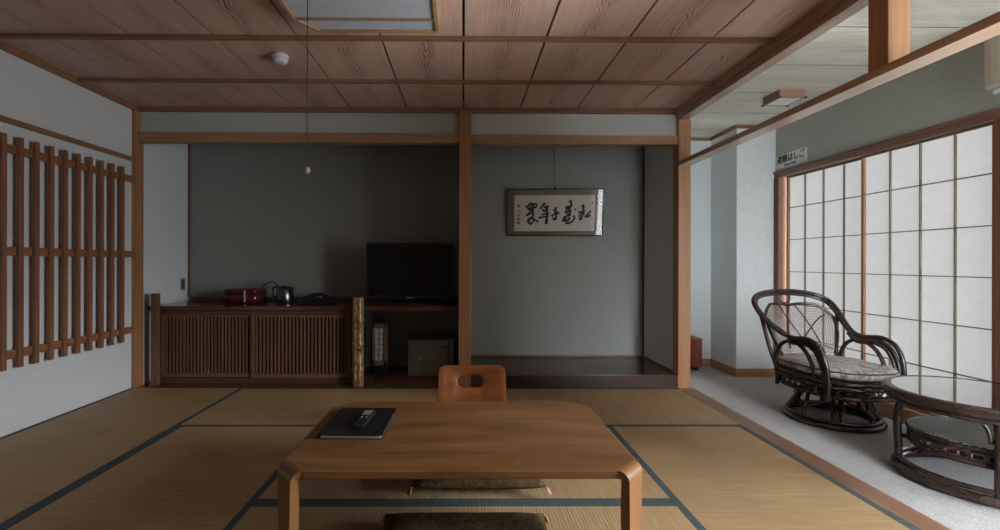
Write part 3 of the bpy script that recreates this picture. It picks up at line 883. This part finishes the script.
for q in range(3):
    for i in range(N):
        j = (i + 1) % N
        k.b.faces.new((F[q][i], F[q][j], F[q + 1][j], F[q + 1][i])).smooth = True
        k.b.faces.new((Bk[q][i], Bk[q + 1][i], Bk[q + 1][j], Bk[q][j])).smooth = True
for i in range(N):
    j = (i + 1) % N
    k.b.faces.new((F[0][i], Bk[0][i], Bk[0][j], F[0][j])); k.b.faces.new((F[3][i], F[3][j], Bk[3][j], Bk[3][i]))
k.build('backrest', 'zaisu', t, .002)
k = MB(); k.prism(rrect(.20, .215, .04, 6), 0.0, .022, lambda u, v, w: (u, v - .21, w)); k.build('seat', 'zaisu', t, .004)

# cushions
def cushion(loc, label, hx, hy, h, rz=0):
    t = thing('floor_cushion', label, 'cushion', loc, rz, 'olive brown floor cushions')
    k = MB(); n = 22; V = {}
    for s_ in (1, -1):
        for i in range(n + 1):
            for j in range(n + 1):
                u, v = -1 + 2 * i / n, -1 + 2 * j / n
                if s_ == -1 and (i in (0, n) or j in (0, n)): V[(s_, i, j)] = V[(1, i, j)]; continue
                e = ((1 - abs(u) ** 3.5) * (1 - abs(v) ** 3.5))
                z = h / 2 * (.12 + .88 * max(e, 0) ** .42) if s_ == 1 else -h / 2 * max(e, 0) ** .3
                pin = 1 - .05 * (1 - u * u) * abs(v) ** 6; pin2 = 1 - .05 * (1 - v * v) * abs(u) ** 6
                dim = .012 * math.exp(-((u * u + v * v) / .01)) if s_ == 1 else 0
                z += .0025 * math.sin(9 * u + 3 * v) * e * (1 if s_ == 1 else 0) - dim
                V[(s_, i, j)] = k.b.verts.new((u * hx * pin2, v * hy * pin, z + h / 2))
    for s_ in (1, -1):
        for i in range(n):
            for j in range(n):
                vs = [V[(s_, i, j)], V[(s_, i + 1, j)], V[(s_, i + 1, j + 1)], V[(s_, i, j + 1)]]
                if len(set(vs)) >= 3:
                    try: k.b.faces.new(vs if s_ == 1 else vs[::-1]).smooth = True
                    except ValueError: pass
    k.build('cover', 'cushion', t)
    for sx in (-1, 1):
        for sy in (-1, 1):
            g = MB(); px, py = sx * hx * .985, sy * hy * .985
            for q in range(5):
                a_ = math.atan2(sy, sx) + (q - 2) * .28
                g.tube([(px, py, h * .5), (px + .012 * math.cos(a_), py + .012 * math.sin(a_), h * .42), (px + .024 * math.cos(a_), py + .024 * math.sin(a_), .006)], .0028, 6, smooth=3)
            g.build('tassel', 'tassel', t)
    return t
cushion((.072, 2.325, .0225), 'olive brown floor cushion under the low table on the legless chair', .300, .275, .066)
cushion((.010, 1.535, .0015), 'olive brown floor cushion in front of the low table, at the bottom edge', .315, .315, .088)

# ------------------------------------------------------------------ rattan chair
t = thing('rattan_chair', 'dark rattan swivel armchair with a faded floral seat cushion', 'chair', (2.475, 3.10, 0), math.radians(6))
# base
k = MB()
k.ring((0, 0, .020), .262, .262, .018, 10); k.ring((0, 0, .047), .250, .250, .012, 10)
k.build('base_ring', 'rattan', t)
for q in range(4):
    an = PI / 4 + q * PI / 2 + .15
    g = MB()
    for dd in (-.020, .020):
        ca, sa = math.cos(an), math.sin(an)
        g.tube([(.247 * ca - dd * sa, .247 * sa + dd * ca, .04), (.20 * ca - dd * sa, .20 * sa + dd * ca, .12), (.15 * ca - dd * sa, .15 * sa + dd * ca, .205)], .017, 10)
    g.build('leg', 'rattan', t)
g = MB()
for q in range(4):
    an = PI / 4 + q * PI / 2 + .15 + PI / 4
    for s_ in (-1, 1):
        a1 = an - s_ * .60
        g.tube([(.25 * math.cos(an + s_ * .05), .25 * math.sin(an + s_ * .05), .05), (.23 * math.cos(an - s_ * .12), .25 * math.sin(an - s_ * .12), .12), (.20 * math.cos(a1 + s_ * .1), .20 * math.sin(a1 + s_ * .1), .165), (.17 * math.cos(a1), .17 * math.sin(a1), .19)], .007, 8)
    g.tube([(.25 * math.cos(an), .25 * math.sin(an), .05), (.20 * math.cos(an), .20 * math.sin(an), .20)], .012, 8, smooth=1)
g.build('brace', 'rattan', t)
g = MB(); g.lathe([(.15, .195), (.15, .212), (.09, .215)], 32); g.build('swivel_plate', 'rattan', t)
def seat_pt(an, k_=1.0):
    ca, sa = math.cos(an), math.sin(an)
    p = 2.7
    r = (abs(ca / .262) ** p + abs(sa / .315) ** p) ** (-1 / p) * k_
    return (r * ca, r * sa - .015)
NS = 60
def seat_ring(mb, z, k_, r): mb.tube([(*seat_pt(2 * PI * i / NS, k_), z) for i in range(NS)], r, 10, True, 1)
g = MB(); seat_ring(g, .310, 1.0, .016); seat_ring(g, .282, 1.02, .012); seat_ring(g, .222, .97, .015)
for yy in (-.2, -.07, .07, .2): g.tube([(-.25, yy, .300), (.25, yy, .300)], .010, 8, smooth=1)
g.tube([(-.24, 0, .222), (.24, 0, .222)], .014, 8, smooth=1); g.tube([(0, -.3, .222), (0, .29, .222)], .014, 8, smooth=1)
g.build('seat_frame', 'rattan', t)
g = MB(); nn = 34
for i in range(nn):
    a0, a1 = 2 * PI * i / nn, 2 * PI * (i + 1) / nn
    p0, p1 = seat_pt(a0, .99), seat_pt(a1, .99)
    g.tube([(*p0, .275), (*p1, .230)], .0055, 6, smooth=1); g.tube([(*p1, .275), (*p0, .230)], .0055, 6, smooth=1)
g.build('lattice_band', 'rattan', t)
# cushion
g = MB(); prev = None; rings = []
lv = [(.0, .326, 1), (.86, .326, 1), (.97, .334, 1), (1.02, .352, 1), (1.0, .375, 1), (.93, .388, 1), (.75, .396, 1), (.4, .402, 1), (.0, .403, 1)]
for f, z, _ in lv:
    if f == 0: rings.append([g.b.verts.new((0, -.015, z))]); continue
    rings.append([g.b.verts.new((*[c_ for c_ in seat_pt(2 * PI * i / NS, f)], z + .004 * math.sin(5 * 2 * PI * i / NS) * (f < 1))) for i in range(NS)])
for A2, B2 in zip(rings, rings[1:]):
    for i in range(NS):
        j = (i + 1) % NS
        if len(A2) == 1: fc = g.b.faces.new((A2[0], B2[i], B2[j]))
        elif len(B2) == 1: fc = g.b.faces.new((A2[i], A2[j], B2[0]))
        else: fc = g.b.faces.new((A2[i], A2[j], B2[j], B2[i]))
        fc.smooth = True
cu = g.build('seat_cushion', 'floral', t)
g = MB(); seat_ring(g, .378, 1.0, .0045); seat_ring(g, .336, 1.0, .0045); g.build('piping', 'black', cu)
# hoop: arms + back, three parallel canes
hoop = [(.255, -.235, .195), (.262, -.240, .32), (.268, -.225, .44), (.270, -.175, .525), (.266, -.09, .558), (.262, .02, .548), (.272, .11, .565), (.300, .20, .625), (.318, .28, .705), (.300, .345, .775), (.20, .40, .820), (.0, .425, .838)]
full = hoop + [(-x, y, z) for x, y, z in hoop[::-1][1:]]
for q, (off, dz) in enumerate(((0, 0), (.024, -.005), (.043, -.018))):
    pts = []
    for i, (x, y, z) in enumerate(full):
        if z > .56:
            w = min(1, (z - .56) / .2)
            c0 = Vector((0, 0, .50)); d_ = Vector((x, 0, z)) - c0; d_.normalize()
            pts.append((x - d_.x * off, y, z - d_.z * off * w))
        else: pts.append((x - math.copysign(off * .35, x), y + off * .9, z - (off * .9 if z > .40 else 0)))
    if q == 2: # third cane only on the arms
        for sgn in (0, 1):
            seg = pts[:7] if sgn == 0 else pts[-7:]
            g = MB(); g.tube(seg, .0125, 10, smooth=6); g.build('arm_cane', 'rattan', t)
    else:
        g = MB(); g.tube(pts, .0145 if q == 0 else .0125, 10, smooth=6); g.build('hoop_cane', 'rattan', t)
for s_ in (-1, 1):
    g = MB()
    g.tube([(s_ * .245, .19, .30), (s_ * .250, .185, .40), (s_ * .252, .14, .485), (s_ * .252, .06, .520), (s_ * .255, -.03, .500), (s_ * .256, -.10, .43), (s_ * .252, -.135, .32), (s_ * .250, -.14, .21)], .013, 10)
    g.build('inner_arch', 'rattan', t)
    g = MB(); g.tube([(s_ * .305, .27, .69), (s_ * .265, .235, .46), (s_ * .235, .20, .30), (s_ * .232, .20, .195)], .013, 10)
    g.build('back_post', 'rattan', t)
    g = MB()
    for z in (.22, .30): g.tube([(s_ * .262, -.255, z), (s_ * .235, -.19, z)], .011, 8, smooth=1)
    g.build('binding', 'rattan', t)
# back panel
def back_pt(u, v):    # u -1..1, v 0..1
    zt = .745 - .012 * math.exp(-(u / .22) ** 2)
    w = .205 + .065 * math.sin(min(1, v * 1.05) * PI * .55)
    x = u * w
    ztop = zt - .085 * max(0, abs(u) - .62) ** 1.6 / (.38 ** 1.6)
    z = .40 + (ztop - .40) * v
    y = .245 + .135 * v - .11 * (x / .27) ** 2
    return (x, y, z)
g = MB(); nu, nv = 44, 30
grid = [[g.b.verts.new(back_pt(-1 + 2 * i / nu, j / nv)) for j in range(nv + 1)] for i in range(nu + 1)]
for i in range(nu):
    for j in range(nv): g.b.faces.new((grid[i][j], grid[i + 1][j], grid[i + 1][j + 1], grid[i][j + 1]))
bpnl = g.build('cane_backrest', 'rattan_lite', t)
wf = bpnl.modifiers.new('wire', 'WIREFRAME'); wf.thickness = .0048; wf.use_even_offset = False
g = MB()
edge = [back_pt(-1, v / 10) for v in range(11)] + [back_pt(-1 + 2 * i / 24, 1) for i in range(1, 24)] + [back_pt(1, 1 - v / 10) for v in range(11)]
g.tube(edge, .010, 8, smooth=2)
g.build('panel_frame', 'rattan', bpnl)
g = MB()
def off(p, d=-.010): return (p[0], p[1] + d, p[2])
for (u0, v0), (u1, v1) in (((-.35, 1), (.30, .05)), ((.0, 1), (-.45, .1)), ((.80, .85), (-.02, .10)), ((.18, .98), (.72, .0)), ((-.45, .45), (-.1, .16)), ((-.1, .28), (.9, .12))):
    g.tube([off(back_pt(u0 + (u1 - u0) * i / 6, v0 + (v1 - v0) * i / 6)) for i in range(7)], .0045, 6, smooth=1)
g.build('crossed_canes', 'rattan', bpnl)
g = MB()
cz = .782; g.tube([(.042 * math.cos(a_), .402 , cz + .036 * math.sin(a_)) for a_ in [2 * PI * i / 20 for i in range(20)]], .006, 8, True, 1)
g.build('cane_loop', 'rattan', t)

# ------------------------------------------------------------------ rattan table
t = thing('rattan_table', 'round dark rattan side table with glass top and wicker shelf', 'table', (2.475, 2.20, 0))
g = MB(); g.ring((0, 0, .408), .335, .335, .026, 14, 72); g.ring((0, 0, .374), .325, .325, .013, 10, 72); g.build('rim', 'rattan', t)
g = MB(); g.lathe([(.322, .424), (.322, .431)], 72); g.build('glass_top', 'glass_table', t)
g = MB(); g.ring((0, 0, .026), .298, .298, .024, 12, 64); g.ring((0, 0, .062), .288, .288, .013, 8, 64); g.build('base_ring', 'rattan', t)
legs = [math.radians(d) for d in (142, 232, 322, 52)]
for an in legs:
    ca, sa = math.cos(an), math.sin(an)
    g = MB()
    g.tube([(.22 * ca, .22 * sa, .385), (.262 * ca, .262 * sa, .365), (.290 * ca, .290 * sa, .31), (.296 * ca, .296 * sa, .22), (.292 * ca, .292 * sa, .10), (.290 * ca, .290 * sa, .03)], .0175, 12)
    g.build('leg', 'rattan', t)
for an in legs:
    for s_ in (-1, 1):
        ca, sa = math.cos(an), math.sin(an)
        p = []
        for f, z in ((0.08, .27), (.12, .33), (.22, .365), (.40, .372)):
            a2 = an + s_ * f; p.append((.288 * math.cos(a2), .288 * math.sin(a2), z))
        g = MB(); g.tube(p, .009, 8); g.build('brace', 'rattan', t)
g = MB(); g.lathe([(.245, .222), (.250, .226), (.250, .234), (.245, .238)], 64); sh = g.build('shelf', 'wicker', t)
g = MB(); g.ring((0, 0, .226), .256, .256, .011, 10, 64); g.ring((0, 0, .160), .250, .250, .012, 10, 64); g.build('shelf_ring', 'rattan', sh)
g = MB(); nn = 36
for i in range(nn):
    a0, a1 = 2 * PI * i / nn, 2 * PI * (i + 1) / nn
    g.tube([(.252 * math.cos(a0), .252 * math.sin(a0), .218), (.252 * math.cos((a0 + a1) / 2), .252 * math.sin((a0 + a1) / 2), .19), (.252 * math.cos(a0), .252 * math.sin(a0), .165)], .008, 6)
g.ring((0, 0, .205), .254, .254, .008, 8, 64); g.ring((0, 0, .176), .254, .254, .007, 8, 64)
g.build('apron_weave', 'rattan', sh)
g = MB()
for an in legs[:2]:
    ca, sa = math.cos(an), math.sin(an)
    g.tube([(.285 * ca, .285 * sa, .165), (-.285 * ca, -.285 * sa, .165)], .011, 8, smooth=1)
g.build('stretcher', 'rattan', t)

# ------------------------------------------------------------------ light: shaped sky and ground glow through the added windows
w = bpy.data.worlds.new('shaped_sky_and_ground'); S.world = w; w.use_nodes = True
bg = w.node_tree.nodes['Background']; bg.inputs[1].default_value = 95.0
wt = w.node_tree
tc = wt.nodes.new('ShaderNodeTexCoord'); sx_ = wt.nodes.new('ShaderNodeSeparateXYZ'); wt.links.new(tc.outputs['Generated'], sx_.inputs[0])
mr = wt.nodes.new('ShaderNodeMapRange'); mr.inputs[1].default_value = -1; wt.links.new(sx_.outputs[2], mr.inputs[0])
cr = wt.nodes.new('ShaderNodeValToRGB'); wt.links.new(mr.outputs[0], cr.inputs[0])
e_ = cr.color_ramp.elements
sky_ground_stops = ((0, 1.3), (.21, 1.2), (.29, .18), (.48, .11), (.54, .21), (.63, .62), (.72, .42), (.80, .16), (1, .12))  # glowing ground and dark horizon band shaped to steer light into the room
e_[0].position = 0; e_[1].position = 1
for p_, v_ in sky_ground_stops[1:-1]: e_.new(p_)
for x_, (p_, v_) in zip(sorted(e_, key=lambda q: q.position), sky_ground_stops):
    x_.color = (v_ * .94, v_ * .98, v_ * 1.03, 1)
wt.links.new(cr.outputs[0], bg.inputs[0])
pl_ = bpy.data.lights.new('added_window_portal', 'AREA'); pl_.shape = 'RECTANGLE'; pl_.size = 2.1; pl_.size_y = 1.75  # portal for the added side window
pl_.cycles.is_portal = True
po = bpy.data.objects.new('added_window_portal', pl_); COL.objects.link(po)
po.location = (3.0, .65, .965); po.rotation_euler = (0, math.radians(90), 0)
po.rotation_euler = Euler((PI / 2, 0, PI / 2)); 

pl2 = pl_.copy(); pl2.size = .9; pl2.size_y = 2.1
p2 = bpy.data.objects.new('added_end_portal', pl2); COL.objects.link(p2)  # portal for the added end window
p2.location = (2.40, YE - .09, 1.16); p2.rotation_euler = (PI / 2, 0, PI)
# ------------------------------------------------------------------ camera
cam = bpy.data.cameras.new('camera'); cam.sensor_width = 36; cam.lens = 465 / 1000 * 36
cam.shift_x = .0335; cam.shift_y = -.003; cam.clip_start = .02
co = bpy.data.objects.new('camera', cam); COL.objects.link(co)
co.matrix_world = Matrix.Translation((0, 0, H)) @ Matrix.Rotation(math.radians(-.42), 4, 'Z') @ Matrix.Rotation(PI / 2, 4, 'X') @ Matrix.Rotation(.0022, 4, 'Z')
S.camera = co
S.cycles.use_denoising = True
S.cycles.max_bounces = 8; S.cycles.diffuse_bounces = 6
S.cycles.sample_clamp_indirect = 10
S.cycles.caustics_reflective = False; S.cycles.caustics_refractive = False
